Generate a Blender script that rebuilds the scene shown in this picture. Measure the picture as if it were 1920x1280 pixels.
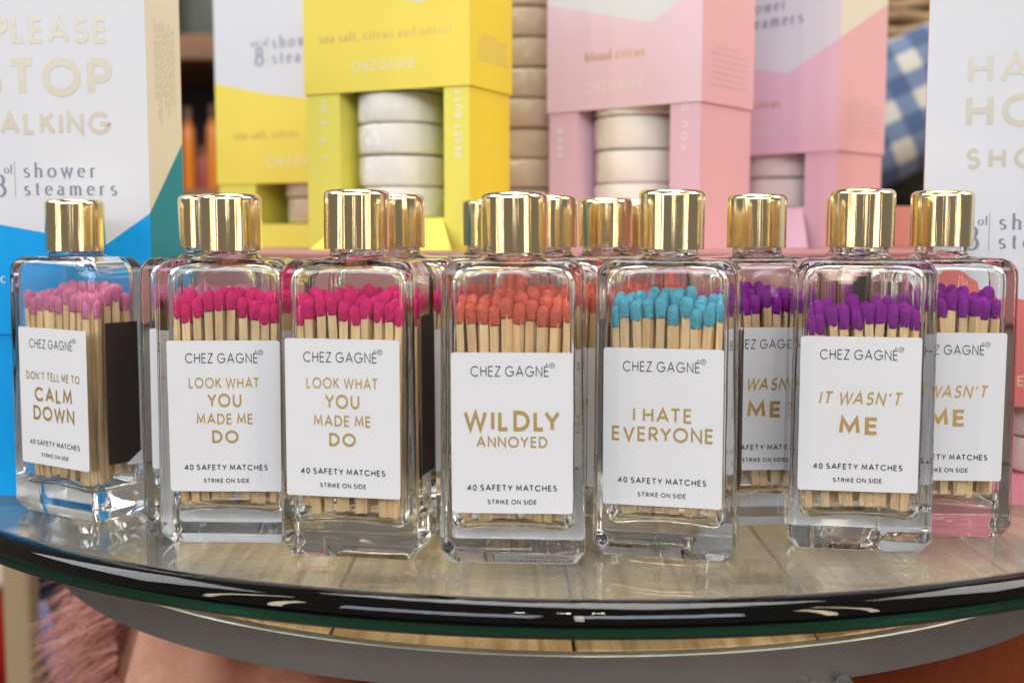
import bpy, math, random
from mathutils import Vector, Matrix, noise
random.seed(7)
R = math.radians
K = 0.001                                   # everything below is written in millimetres
for o in list(bpy.data.objects): bpy.data.objects.remove(o)
S = bpy.context.scene
COL = S.collection

# ------------------------------------------------------------------ camera
cam = bpy.data.cameras.new('camera'); co = bpy.data.objects.new('camera', cam); COL.objects.link(co)
co.location = (0, 0, .105); co.rotation_euler = (R(90) - math.atan(200 / 2200), 0, 0)
cam.sensor_width = 36; cam.lens = 2200 / 1920 * 36; cam.clip_start = .02; cam.clip_end = 30
cam.dof.use_dof = True; cam.dof.focus_distance = .40; cam.dof.aperture_fstop = 9.5
S.camera = co
# ------------------------------------------------------------------ world, lamps, exposure
W = bpy.data.worlds.new('World'); S.world = W; W.use_nodes = True
bg = W.node_tree.nodes['Background']; bg.inputs[0].default_value = (.60, .54, .49, 1); bg.inputs[1].default_value = .37
S.view_settings.view_transform = 'Standard'; S.view_settings.look = 'None'; S.view_settings.exposure = -.05; S.view_settings.gamma = 1
S.cycles.max_bounces = 26; S.cycles.transmission_bounces = 26; S.cycles.glossy_bounces = 8; S.cycles.diffuse_bounces = 3
S.cycles.transparent_max_bounces = 12; S.cycles.volume_bounces = 0
S.cycles.sample_clamp_indirect = 14; S.cycles.blur_glossy = .3
def lamp(name, loc, target, sx, sy, power, col):
    l = bpy.data.lights.new(name, 'AREA'); l.shape = 'RECTANGLE'; l.size = sx; l.size_y = sy; l.energy = power; l.color = col
    o = bpy.data.objects.new(name, l); COL.objects.link(o); o.location = loc
    d = Vector(target) - Vector(loc); o.rotation_euler = d.to_track_quat('-Z', 'Y').to_euler()
    return o
T = (0, .45, .08)
lamp('window_light', (-.85, -1.7, 1.1), T, 1.3, .62, 17, (.80, .88, 1))
lamp('window_light', (.55, -1.9, 1.15), T, 1.1, .62, 17, (.82, .90, 1))
lamp('ceiling_light', (.1, .55, 2.0), T, 1.8, 1.0, 42, (1, .96, .93))
lamp('added_side_fill', (-1.5, .35, 1.15), (0, .45, 0), .9, .9, 14, (.95, .96, 1))  # added fill from both sides, out of view, brightens the bottle edges
lamp('added_side_fill', (1.5, .25, 1.15), (0, .45, 0), .9, .9, 15, (1, .94, .88))
lamp('added_reflection_strip', (1.1, -1.0, .5), T, .07, 1.1, 3.5, (1, .84, .60))  # added tall strips out of view, put in to streak the gold caps
lamp('added_reflection_strip', (.95, -.55, .5), T, .04, 1.1, 1.6, (1, .80, .55))
lamp('added_reflection_strip', (-1.2, -.75, .4), T, .07, 1.0, 3, (1, .86, .66))
lamp('added_reflection_strip', (-.95, -.2, .5), T, .04, 1.0, 1.4, (1, .84, .6))
lamp('added_reflection_strip', (.02, -1.6, .6), T, .05, 1.0, 1.6, (1, .88, .7))
lamp('spot_light', (.15, -1.3, 1.9), T, .08, .08, 2.0, (1, .84, .62))
lamp('spot_light', (-.35, -1.5, 2.0), T, .08, .08, 2.0, (1, .84, .62))
lamp('spot_light', (-.05, -1.4, 1.95), T, .08, .08, 2.0, (1, .84, .62))

# ------------------------------------------------------------------ materials
MATS = {}
def mat(name, col=(.5, .5, .5), rough=.5, metal=0, coat=0, trans=0, ior=1.5, spec=.5, bump=None, vary=None, sheen=0):
    """bump=(scale, strength, (sx,sy,sz)); vary=(scale, amount, (sx,sy,sz))"""
    m = bpy.data.materials.new(name); m.use_nodes = True; nt = m.node_tree; b = nt.nodes['Principled BSDF']
    b.inputs['Base Color'].default_value = (*col, 1); b.inputs['Roughness'].default_value = rough
    b.inputs['Metallic'].default_value = metal; b.inputs['Coat Weight'].default_value = coat
    b.inputs['Transmission Weight'].default_value = trans; b.inputs['IOR'].default_value = ior
    b.inputs['Specular IOR Level'].default_value = spec; b.inputs['Sheen Weight'].default_value = sheen
    tc = nt.nodes.new('ShaderNodeTexCoord')
    def nz(scale, sc, detail=4):
        mp = nt.nodes.new('ShaderNodeMapping'); mp.inputs['Scale'].default_value = sc
        nt.links.new(tc.outputs['Object'], mp.inputs['Vector'])
        n = nt.nodes.new('ShaderNodeTexNoise'); n.inputs['Scale'].default_value = scale; n.inputs['Detail'].default_value = detail
        nt.links.new(mp.outputs[0], n.inputs['Vector']); return n
    if bump:
        n = nz(bump[0], bump[2]); bp = nt.nodes.new('ShaderNodeBump'); bp.inputs['Strength'].default_value = bump[1]
        bp.inputs['Distance'].default_value = bump[3] if len(bump) > 3 else .0002
        nt.links.new(n.outputs['Fac'], bp.inputs['Height']); nt.links.new(bp.outputs[0], b.inputs['Normal'])
    if vary:
        n = nz(vary[0], vary[2]); mx = nt.nodes.new('ShaderNodeMix'); mx.data_type = 'RGBA'
        a = vary[1]
        mx.inputs[6].default_value = (*[c * (1 - a) for c in col], 1); mx.inputs[7].default_value = (*[min(1, c * (1 + a)) for c in col], 1)
        nt.links.new(n.outputs['Fac'], mx.inputs[0]); nt.links.new(mx.outputs[2], b.inputs['Base Color'])
    MATS[name] = m
    return m
u3 = (1, 1, 1)
GLASS = mat('bottle_glass', (.985, .99, .985), 0, trans=1, ior=1.5)
GOLD = mat('gold_cap', (.84, .72, .46), .09, metal=1, bump=(1300, .42, (1, 1, .003), .0002))
def foil(name, c, r): return mat(name, c, r, metal=.85, bump=(700, .3, u3, .0001))
FOIL = foil('gold_foil', (.74, .53, .21), .42)
FOILW = mat('pale_gold_foil', (.60, .56, .47), .42, metal=.6, bump=(500, .5, u3, .0001))
INK = mat('dark_ink', (.035, .03, .05), .5)
SLATE = mat('slate_ink', (.22, .26, .34), .55)
FADED = mat('faded_ink', (.42, .34, .26), .6)
WHITEINK = mat('white_ink', (.86, .84, .80), .5)
PAPER = mat('label_paper', (.77, .78, .82), .6, bump=(1500, .12, u3, .00005), vary=(60, .02, u3))
STRIKER = mat('striker', (.030, .020, .018), .65, bump=(2500, .5, u3, .0001), vary=(900, .35, u3))
def card(name, c): return mat(name, c, .5, spec=.25, bump=(900, .08, u3, .00008), vary=(25, .03, u3))
C_WHITE = card('white_card', (.72, .74, .80))
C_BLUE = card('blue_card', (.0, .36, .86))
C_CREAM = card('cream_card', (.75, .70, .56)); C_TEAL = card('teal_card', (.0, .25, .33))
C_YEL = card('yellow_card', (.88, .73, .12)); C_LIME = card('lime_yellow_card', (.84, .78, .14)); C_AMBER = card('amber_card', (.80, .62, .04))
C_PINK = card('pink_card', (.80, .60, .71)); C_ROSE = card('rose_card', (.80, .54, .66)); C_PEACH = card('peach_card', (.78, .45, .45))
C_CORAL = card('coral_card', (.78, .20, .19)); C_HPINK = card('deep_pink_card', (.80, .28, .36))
C_RISER = mat('riser_paint', (.42, .19, .18), .5, vary=(12, .12, u3))
WRAP = mat('wrapped_puck', (.88, .86, .80), .6, coat=1, bump=(50, 1, (1, 1, 1.4), .014), vary=(30, .03, u3))

WRAPT = mat('tan_puck', (.56, .46, .33), .6, coat=1, bump=(50, 1, (1, 1, 1.4), .014), vary=(30, .05, u3))
for m_ in (WRAP, WRAPT):     # the crinkled film is the coat: its creases tilt only the coat
    nt_ = m_.node_tree; b_ = nt_.nodes['Principled BSDF']; l_ = b_.inputs['Normal'].links[0]; so_ = l_.from_socket; nt_.links.remove(l_)
    nt_.links.new(so_, b_.inputs['Coat Normal']); b_.inputs['Coat Roughness'].default_value = .07
STEEL = mat('grey_steel', (.20, .178, .168), .5, metal=.5, bump=(600, .15, u3, .0002), vary=(40, .18, u3))
STEELR = mat('pale_steel', (.40, .37, .30), .45, metal=.7, bump=(500, .4, u3, .0003), vary=(60, .35, u3))  # paler mottled steel for the top rim of the ring

def wood(name, c1, c2, sc=(1, .06, 1), scale=90):
    m = mat(name, c1, .5); nt = m.node_tree; b = nt.nodes['Principled BSDF']
    tc = nt.nodes.new('ShaderNodeTexCoord'); mp = nt.nodes.new('ShaderNodeMapping'); mp.inputs['Scale'].default_value = sc
    oi = nt.nodes.new('ShaderNodeObjectInfo'); ad = nt.nodes.new('ShaderNodeVectorMath'); ad.operation = 'ADD'
    mu = nt.nodes.new('ShaderNodeMath'); mu.operation = 'MULTIPLY'; mu.inputs[1].default_value = 3
    nt.links.new(oi.outputs['Random'], mu.inputs[0]); nt.links.new(tc.outputs['Object'], ad.inputs[0]); nt.links.new(mu.outputs[0], ad.inputs[1])
    nt.links.new(ad.outputs[0], mp.inputs['Vector'])
    n = nt.nodes.new('ShaderNodeTexNoise'); n.inputs['Scale'].default_value = scale; n.inputs['Detail'].default_value = 5; n.inputs['Distortion'].default_value = 1.2
    nt.links.new(mp.outputs[0], n.inputs['Vector'])
    r = nt.nodes.new('ShaderNodeValToRGB'); r.color_ramp.elements[0].color = (*c2, 1); r.color_ramp.elements[1].color = (*c1, 1)
    r.color_ramp.elements[0].position = .36; r.color_ramp.elements[1].position = .58
    nt.links.new(n.outputs['Fac'], r.inputs[0])
    hs = nt.nodes.new('ShaderNodeHueSaturation'); mr = nt.nodes.new('ShaderNodeMapRange'); mr.inputs[3].default_value = .90; mr.inputs[4].default_value = 1.16
    nt.links.new(oi.outputs['Random'], mr.inputs[0]); nt.links.new(mr.outputs[0], hs.inputs['Value']); nt.links.new(r.outputs[0], hs.inputs['Color'])
    nt.links.new(hs.outputs[0], b.inputs['Base Color'])
    return m
STICK = wood('match_wood', (.95, .72, .42), (.88, .56, .27), (1, 1, .05), 700)
PLANK = wood('plank_wood', (.84, .55, .26), (.52, .28, .10), (1, .05, 1), 120)
def headmat(name, c): return mat(name, c, .92, spec=.03, bump=(1400, 1, u3, .0006), vary=(1100, .38, u3))
HEADS = {'pink': headmat('pink_head', (.80, .24, .42)), 'hot': headmat('hot_pink_head', (.80, .035, .20)),
         'coral': headmat('coral_head', (.78, .17, .12)), 'blue': headmat('blue_head', (.14, .50, .66)),
         'purple': headmat('purple_head', (.30, .030, .34))}

# ------------------------------------------------------------------ mesh helpers
class MB:
    def __init__(s): s.v = []; s.f = []; s.m = []
    def add(s, vs, fs, mi=0):
        k = len(s.v); s.v += [tuple(v) for v in vs]; s.f += [tuple(k + i for i in f) for f in fs]; s.m += [mi] * len(fs)
    def box(s, x0, x1, y0, y1, z0, z1, mi=0):
        s.add([(x, y, z) for x in (x0, x1) for y in (y0, y1) for z in (z0, z1)],
              [(0, 1, 3, 2), (4, 6, 7, 5), (0, 4, 5, 1), (2, 3, 7, 6), (0, 2, 6, 4), (1, 5, 7, 3)], mi)
    def rings(s, rs, close0=True, close1=True, mi=0, loop=False):
        n = len(rs[0]); k = len(s.v)
        for r in rs: s.v += [tuple(p) for p in r]
        L = len(rs); fs = []
        for j in range(L if loop else L - 1):
            a = k + j * n; b = k + ((j + 1) % L) * n
            for i in range(n): fs.append((a + i, a + (i + 1) % n, b + (i + 1) % n, b + i))
        if close0 and not loop: fs.append(tuple(k + i for i in reversed(range(n))))
        if close1 and not loop: fs.append(tuple(k + (L - 1) * n + i for i in range(n)))
        s.f += fs; s.m += [mi] * len(fs)
    def lathe(s, prof, n=48, cx=0, cy=0, mi=0, close0=True, close1=True):
        s.rings([[(cx + r * math.cos(2 * math.pi * i / n), cy + r * math.sin(2 * math.pi * i / n), z) for i in range(n)] for r, z in prof], close0, close1, mi)
    def mesh(s, name, mats, smooth=False, angle=None):
        me = bpy.data.meshes.new(name); me.from_pydata([(x * K, y * K, z * K) for x, y, z in s.v], [], s.f)
        for m in (mats if isinstance(mats, (list, tuple)) else [mats]): me.materials.append(m)
        me.polygons.foreach_set('material_index', s.m)
        if smooth: me.polygons.foreach_set('use_smooth', [True] * len(me.polygons))
        me.update()
        if smooth and angle is not None: me.set_sharp_from_angle(angle=R(angle))
        return me
def link(name, me, parent=None, loc=None, rot=None):
    o = bpy.data.objects.new(name, me); COL.objects.link(o)
    if parent: o.parent = parent
    if loc: o.location = [c * K for c in loc]
    if rot: o.rotation_euler = rot
    return o
def tag(o, label=None, cat=None, group=None, kind=None):
    if label: o['label'] = label
    if cat: o['category'] = cat
    if group: o['group'] = group
    if kind: o['kind'] = kind
    return o
def bevel(o, w, seg=2):
    md = o.modifiers.new('bevel', 'BEVEL'); md.width = w * K; md.segments = seg; md.limit_method = 'ANGLE'; md.angle_limit = R(40); md.harden_normals = False
    return o

# ------------------------------------------------------------------ lettering: a small stroke font
def arc(cx, cy, rx, ry, a0, a1, n=None):
    n = n or max(3, int(abs(a1 - a0) / 15))
    return [(cx + rx * math.cos(R(a0 + (a1 - a0) * i / n)), cy + ry * math.sin(R(a0 + (a1 - a0) * i / n))) for i in range(n + 1)]
SANS = {
 'A': (.84, [[(0, 0), (.42, 1), (.84, 0)], [(.15, .32), (.69, .32)]]),
 'B': (.58, [[(0, 0), (0, 1)], [(0, 1)] + arc(.28, .77, .24, .23, 90, -90) + [(0, .54)], [(0, .54)] + arc(.3, .27, .28, .27, 90, -90) + [(0, 0)]]),
 'C': (.90, [arc(.5, .5, .5, .5, 42, 318)]),
 'D': (.74, [[(0, 0), (0, 1), (.26, 1)] + arc(.26, .5, .48, .5, 90, -90) + [(0, 0)]]),
 'E': (.50, [[(.5, 1), (0, 1), (0, 0), (.5, 0)], [(0, .52), (.46, .52)]]),
 'F': (.48, [[(.48, 1), (0, 1), (0, 0)], [(0, .52), (.44, .52)]]),
 'G': (1.0, [arc(.5, .5, .5, .5, 40, 355) + [(.99, .46), (.55, .46)]]),
 'H': (.66, [[(0, 0), (0, 1)], [(.66, 0), (.66, 1)], [(0, .52), (.66, .52)]]),
 'I': (.0, [[(0, 0), (0, 1)]]),
 'K': (.60, [[(0, 0), (0, 1)], [(.56, 1), (.02, .46)], [(.18, .62), (.62, 0)]]),
 'L': (.44, [[(0, 1), (0, 0), (.44, 0)]]),
 'M': (.88, [[(0, 0), (.08, 1), (.44, .2), (.80, 1), (.88, 0)]]),
 'N': (.70, [[(0, 0), (0, 1), (.70, 0), (.70, 1)]]),
 'O': (1.0, [arc(.5, .5, .5, .5, 90, 450, 26)]),
 'P': (.56, [[(0, 0), (0, 1)], [(0, 1)] + arc(.28, .72, .28, .28, 90, -90) + [(0, .44)]]),
 'R': (.58, [[(0, 0), (0, 1)], [(0, 1)] + arc(.28, .73, .27, .27, 90, -90) + [(0, .46)], [(.26, .46), (.58, 0)]]),
 'S': (.56, [arc(.28, .75, .24, .25, 35, 270, 12)[:-1] + arc(.28, .26, .27, .26, 90, -145, 14)]),
 'T': (.64, [[(0, 1), (.64, 1)], [(.32, 1), (.32, 0)]]),
 'U': (.66, [[(0, 1), (0, .33)] + arc(.33, .33, .33, .33, 180, 360) + [(.66, 1)]]),
 'V': (.76, [[(0, 1), (.38, 0), (.76, 1)]]),
 'W': (1.16, [[(0, 1), (.29, 0), (.58, .96), (.87, 0), (1.16, 1)]]),
 'Y': (.72, [[(0, 1), (.36, .46), (.72, 1)], [(.36, .46), (.36, 0)]]),
 'Z': (.58, [[(.02, 1), (.58, 1), (0, 0), (.6, 0)]]),
 '0': (.56, [arc(.28, .5, .28, .5, 90, 450, 22)]), '1': (.2, [[(0, .8), (.2, 1), (.2, 0)]]),
 '2': (.54, [arc(.27, .73, .26, .27, 165, -35, 12) + [(0, 0), (.54, 0)]]),
 '3': (.54, [arc(.27, .75, .23, .25, 150, -90, 12), arc(.27, .26, .27, .26, 90, -150, 14)]),
 '4': (.62, [[(.46, 0), (.46, 1)], [(.46, 1), (0, .26), (.62, .26)]]),
 "'": (.12, [[(.04, 1.0), (-.02, .72)]]), '.': (.0, [[(0, 0), (0, .1)]]), ',': (.0, [[(.02, .08), (-.05, -.14)]]),
}
SANS['É'] = (.50, SANS['E'][1] + [[(.2, 1.16), (.36, 1.34)]])
x_ = .60
def sf(x, y, w=.2): return [(x - w / 2, y), (x + w / 2, y)]
SERIF = {
 's': (.34, [arc(.17, .45, .13, .15, 40, 270, 9)[:-1] + arc(.17, .15, .16, .15, 90, -140, 10)]),
 'h': (.50, [[(.06, 0), (.06, 1)], arc(.24, .40, .18, .2, 175, 0, 8) + [(.42, 0)], sf(.06, 0), sf(.42, 0), [(-.04, .98), (.06, .98)]]),
 'o': (.50, [arc(.25, .3, .25, .3, 90, 450, 20)]),
 'w': (.74, [[(.02, x_), (.20, 0), (.37, x_), (.54, 0), (.72, x_)], sf(.03, x_), sf(.37, x_, .16), sf(.71, x_)]),
 'e': (.44, [[(.02, .34), (.42, .34)] + arc(.22, .3, .21, .3, 8, 315, 18)]),
 'r': (.36, [[(.06, 0), (.06, x_)], arc(.2, .42, .14, .18, 180, 50, 6), sf(.06, 0), [(-.04, x_ - .02), (.06, x_ - .02)]]),
 't': (.28, [[(.12, .82), (.12, .12)] + arc(.2, .1, .08, .1, 180, 300, 5), [(0, x_), (.26, x_)]]),
 'a': (.42, [arc(.18, .42, .15, .18, 150, 0, 8) + [(.33, .06), (.42, 0)], arc(.17, .17, .16, .17, 60, 330, 12)]),
 'm': (.80, [[(.06, 0), (.06, x_)], arc(.22, .42, .16, .18, 175, 0, 8) + [(.38, 0)], arc(.54, .42, .16, .18, 175, 0, 8) + [(.70, 0)], sf(.06, 0), sf(.38, 0), sf(.70, 0), [(-.04, x_ - .02), (.06, x_ - .02)]]),
 'f': (.28, [[(.1, 0), (.1, .8)] + arc(.2, .84, .1, .14, 180, 60, 5), [(0, x_), (.24, x_)], sf(.1, 0)]),
 'c': (.42, [arc(.24, .3, .22, .3, 45, 318, 16)]), 'k': (.46, [[(.06, 0), (.06, 1)], [(.4, x_), (.08, .27)], [(.18, .36), (.42, 0)], sf(.06, 0), sf(.42, 0, .14)]),
 'l': (.1, [[(.06, 0), (.06, 1)], sf(.06, 0)]), 'i': (.1, [[(.06, 0), (.06, x_)], sf(.06, 0), [(.06, .8), (.06, .87)]]),
 'u': (.48, [[(.06, x_), (.06, .2)] + arc(.23, .2, .17, .2, 180, 350, 8), [(.41, x_), (.41, 0)]]),
 'n': (.50, [[(.06, 0), (.06, x_)], arc(.24, .40, .18, .2, 175, 0, 8) + [(.42, 0)], sf(.06, 0), sf(.42, 0)]),
 'd': (.48, [[(.42, 1), (.42, 0)], arc(.22, .3, .2, .3, 40, 320, 14)]),
 'b': (.48, [[(.06, 1), (.06, 0)], arc(.26, .3, .2, .3, 140, -140, 14)]),
 ',': (.06, [[(.04, .08), (-.02, -.14)]]),
 '8': (.46, [arc(.23, .74, .18, .22, 90, 450, 18), arc(.23, .27, .23, .26, 90, 450, 20)]),
}
def ribbon(pts, w, serif):
    """the two edges of a stroke drawn along pts"""
    P = [Vector(p) for p in pts]; closed = (P[0] - P[-1]).length < 1e-4 and len(P) > 3
    if closed: P = P[:-1]
    n = len(P); Lf, Rt = [], []
    def hw(d):
        return w / 2 if not serif else (w * (.13 + .27 * abs(d.y)))
    for i in range(n):
        a = P[i] - P[i - 1] if (i > 0 or closed) else None
        b = P[(i + 1) % n] - P[i] if (i < n - 1 or closed) else None
        if a is not None and a.length < 1e-6: a = None
        if b is not None and b.length < 1e-6: b = None
        a = a.normalized() if a is not None else b.normalized(); b = b.normalized() if b is not None else a
        na, nb = Vector((-a.y, a.x)), Vector((-b.y, b.x)); m = (na + nb)
        if m.length < 1e-3: m = na.copy()
        m.normalize(); c = max(.42, m.dot(nb)); h = (hw(a) + hw(b)) / 2 / c
        Lf.append(P[i] + m * h); Rt.append(P[i] - m * h)
    return Lf, Rt, closed
def textline(mb, s, h, cx, base, width=None, bold=.17, font=SANS, slant=0, plane='front', align='c', rot=0, off=0.0, track=None, mi=0):
    """letters as thin raised strokes; coordinates (x, z) on the plane y = off"""
    tr = .22 if track is None else track
    cx_ = .9 if font is SANS else 1
    KERN = {'LY': -.22, 'AT': -.12, 'TA': -.12, 'AF': -.02, 'AV': -.12, 'RY': -.06, 'YO': -.08, 'OY': -.06, 'WA': -.14, 'LD': .02, "N'": .04, "'T": -.02}
    sb = tr + bold * (1.0 if font is SANS else .6)
    def walk(extra):
        x = 0; pos = []
        for q_, ch in enumerate(s):
            if ch == ' ': x += .40 + extra; continue
            g = font.get(ch)
            if not g: continue
            pos.append((x, g)); x += g[0] * cx_ + sb + extra + (KERN.get(s[q_:q_ + 2], 0) if font is SANS else 0)
        return pos, x - sb - extra
    pos, nat = walk(0); k = 1; extra = 0
    if width:
        extra = (width / h - nat) / max(1, len(s) - 1)
        if len(s) <= 3: extra = -.03; pos, t_ = walk(extra); k = width / h / t_
        else:
            extra = max(-.05, extra); pos, t_ = walk(extra); k = min(1, width / h / t_)
    tot = walk(extra)[1] * k
    x0 = -tot / 2 if align == 'c' else 0
    ca, sa = math.cos(R(rot)), math.sin(R(rot)); q = 0
    for px, (gw, strokes) in pos:
        for si, st in enumerate(strokes):
            st2 = [(x, bold / 2 + y * (1 - bold)) for x, y in st] if font is SANS else st
            Lf, Rt, closed = ribbon(st2, bold, font is SERIF)
            dy = off - .012 * (si % 5) - .004 * (q % 2)
            def T(p):
                X = (x0 + (p.x * cx_ + px) * k + slant * p.y) * h; Z = p.y * h
                return (cx + X * ca - Z * sa, dy, base + X * sa + Z * ca)
            n = len(Lf); vs = [T(p) for p in Lf] + [T(p) for p in Rt]
            fs = [(i, n + i, n + (i + 1) % n, (i + 1) % n) for i in range(n if closed else n - 1)]
            mb.add(vs, fs, mi)
        q += 1

# ------------------------------------------------------------------ the round table
CX, CY = 28.7, 651
def ringpts(cx, cy, r, n): return [(cx + r * math.cos(2 * math.pi * i / n), cy + r * math.sin(2 * math.pi * i / n)) for i in range(n)]
table = link('round_table', None, loc=(CX, CY, -12))
tag(table, 'round side table with thick green-edged glass top over pine planks in a steel ring', 'table')
TG = mat('table_glass', (.93, .97, .95), 0, trans=1, ior=1.5)
va = TG.node_tree.nodes.new('ShaderNodeVolumeAbsorption'); va.inputs['Color'].default_value = (.06, .62, .42, 1); va.inputs['Density'].default_value = 5
_nt = TG.node_tree; _df = _nt.nodes.new('ShaderNodeBsdfDiffuse'); _df.inputs[0].default_value = (.75, .70, .64, 1); _mx = _nt.nodes.new('ShaderNodeMixShader')
_ge = _nt.nodes.new('ShaderNodeNewGeometry'); _sx = _nt.nodes.new('ShaderNodeSeparateXYZ'); _nt.links.new(_ge.outputs['True Normal'], _sx.inputs[0])
_cx = _nt.nodes.new('ShaderNodeTexCoord'); _nz = _nt.nodes.new('ShaderNodeTexNoise'); _nz.inputs['Scale'].default_value = 9; _nz.inputs['Detail'].default_value = 6; _nt.links.new(_cx.outputs['Object'], _nz.inputs['Vector'])
_mr = _nt.nodes.new('ShaderNodeMapRange'); _mr.inputs[1].default_value = .3; _mr.inputs[2].default_value = .7; _mr.inputs[3].default_value = .05; _mr.inputs[4].default_value = .15; _nt.links.new(_nz.outputs['Fac'], _mr.inputs[0])
_gt = _nt.nodes.new('ShaderNodeMath'); _gt.operation = 'GREATER_THAN'; _gt.inputs[1].default_value = .98; _nt.links.new(_sx.outputs['Z'], _gt.inputs[0])
_mm = _nt.nodes.new('ShaderNodeMath'); _mm.operation = 'MULTIPLY'; _nt.links.new(_gt.outputs[0], _mm.inputs[0]); _nt.links.new(_mr.outputs[0], _mm.inputs[1]); _bf = _nt.nodes.new('ShaderNodeMath'); _bf.operation = 'SUBTRACT'; _bf.inputs[0].default_value = 1; _nt.links.new(_ge.outputs['Backfacing'], _bf.inputs[1]); _m2 = _nt.nodes.new('ShaderNodeMath'); _m2.operation = 'MULTIPLY'; _nt.links.new(_mm.outputs[0], _m2.inputs[0]); _nt.links.new(_bf.outputs[0], _m2.inputs[1]); _nt.links.new(_m2.outputs[0], _mx.inputs[0])
_nt.links.new(_nt.nodes['Principled BSDF'].outputs[0], _mx.inputs[1]); _nt.links.new(_df.outputs[0], _mx.inputs[2]); _nt.links.new(_mx.outputs[0], _nt.nodes['Material Output'].inputs['Surface'])
TG.node_tree.links.new(va.outputs[0], TG.node_tree.nodes['Material Output'].inputs['Volume'])
mb = MB(); GR = 325
prof = [(.02, 0), (100, 0), (200, 0), (290, 0), (GR - 6.6, 0)] + [(GR - 6 + 6 * math.sin(R(a)), 6 + 6 * math.cos(R(180 - a))) for a in range(0, 181, 10)] + [(GR - 6.6, 12), (290, 12), (200, 12), (100, 12), (.02, 12)]
mb.lathe(prof, 256)
link('glass_top', mb.mesh('glass_top', TG, True), table)
RX, RY, RR, HT = 27.4 - CX, 629.5 - CY, 259.5, -19      # ring centre relative to the table, its radius and its top
mb = MB(); mb.lathe([(RR - 4.6, HT - 13), (RR, HT - 13), (RR, HT - .5), (RR - .5, HT), (RR - 4.1, HT), (RR - 4.6, HT - .5)], 200, RX, RY, close0=False, close1=False)
mb.rings([ring for ring in [[(RX + (RR - 4.6) * math.cos(2 * math.pi * i / 200), RY + (RR - 4.6) * math.sin(2 * math.pi * i / 200), z) for i in range(200)] for z in (HT - .5, HT - 13)]], False, False)
for i, f in enumerate(mb.f):
    z = sum(mb.v[k][2] for k in f) / 4
    if z > HT - .35: mb.m[i] = 1
link('steel_ring', mb.mesh('steel_ring', [STEEL, STEELR], True, 30), table)
def plank(x0, x1):
    r = RR - 9; x0, x1 = max(x0, -r + .5), min(x1, r - .5); up = []; dn = []
    for i in range(17):
        x = x0 + .5 + (x1 - x0 - 1) * i / 16; y = math.sqrt(max(0, r * r - x * x)); up.append((x, y)); dn.append((x, -y))
    ol = dn + up[::-1]; mb = MB(); zt = HT - 1.5 + random.uniform(-.4, .4)
    mb.rings([[(x + RX, y + RY, z) for x, y in ol] for z in (zt - 11, zt)])
    return bevel(link('plank', mb.mesh('plank', PLANK), table), .5, 1)
for i in range(-4, 4): plank(6.5 + i * 84 - 13, 6.5 + (i + 1) * 84 - 13)
mb = MB(); mb.box(-60 + RX, 60 + RX, -RR + 40 + RY, RR - 40 + RY, HT - 16, HT - 12.7); mb.box(-RR + 20 + RX, RR - 20 + RX, -20 + RY, 20 + RY, HT - 19, HT - 16.2)
link('cross_bar', mb.mesh('cross_bar', STEEL), table)
for a in (50, 140, 230, 320):
    mb = MB(); x, y = RX + 250 * math.cos(R(a)), RY + 250 * math.sin(R(a)); mb.lathe([(5, HT - 1), (5.5, HT + 1), (5.5, .0)], 20, x, y)
    link('bumper', mb.mesh('bumper', STRIKER, True, 40), table)
def tube(mb, pts, r, n=12):
    rs = []
    for i, p in enumerate(pts):
        p = Vector(p); d = (Vector(pts[min(i + 1, len(pts) - 1)]) - Vector(pts[max(i - 1, 0)])).normalized()
        a = d.cross(Vector((0, 1, .01))).normalized() if abs(d.y) < .9 else d.cross(Vector((1, 0, 0))).normalized(); b = d.cross(a)
        rs.append([tuple(p + (a * math.cos(2 * math.pi * k / n) + b * math.sin(2 * math.pi * k / n)) * r) for k in range(n)])
    mb.rings(rs)
for ang in (287, 40, 118):
    x, y = RX + (RR - 1) * math.cos(R(ang)), RY + (RR - 1) * math.sin(R(ang)); mb = MB()
    tube(mb, [(x, y, HT - 12.5), (x, y, HT - 22), (x * .98 + RX * .02, y * .98, HT - 60), (RX + (x - RX) * .8, RY + (y - RY) * .8, -728)], 5.5)
    link('leg', mb.mesh('leg', STEEL, True, 50), table)
mb = MB(); x, y = RX + (RR + 1.2) * math.cos(R(287)), RY + (RR + 1.2) * math.sin(R(287))
for dx in (-7, 7):
    mb.rings([[(x + dx + 4.5 * s * math.cos(a), y + 1.2, HT - 13 + 5 * s * math.sin(a)) if False else (x + dx + s * 4.5 * math.cos(a) * .8, y - 1.6 * math.sqrt(max(0, 1 - s * s)), HT - 14 + s * 4.2 * math.sin(a)) for a in [k * math.pi / 8 for k in range(16)]] for s in (1, .9, .7, .4, .1)])
link('weld_bead', mb.mesh('weld_bead', mat('weld_steel', (.09, .08, .075), .7, bump=(500, .6, u3, .0005)), True), table)

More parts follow.
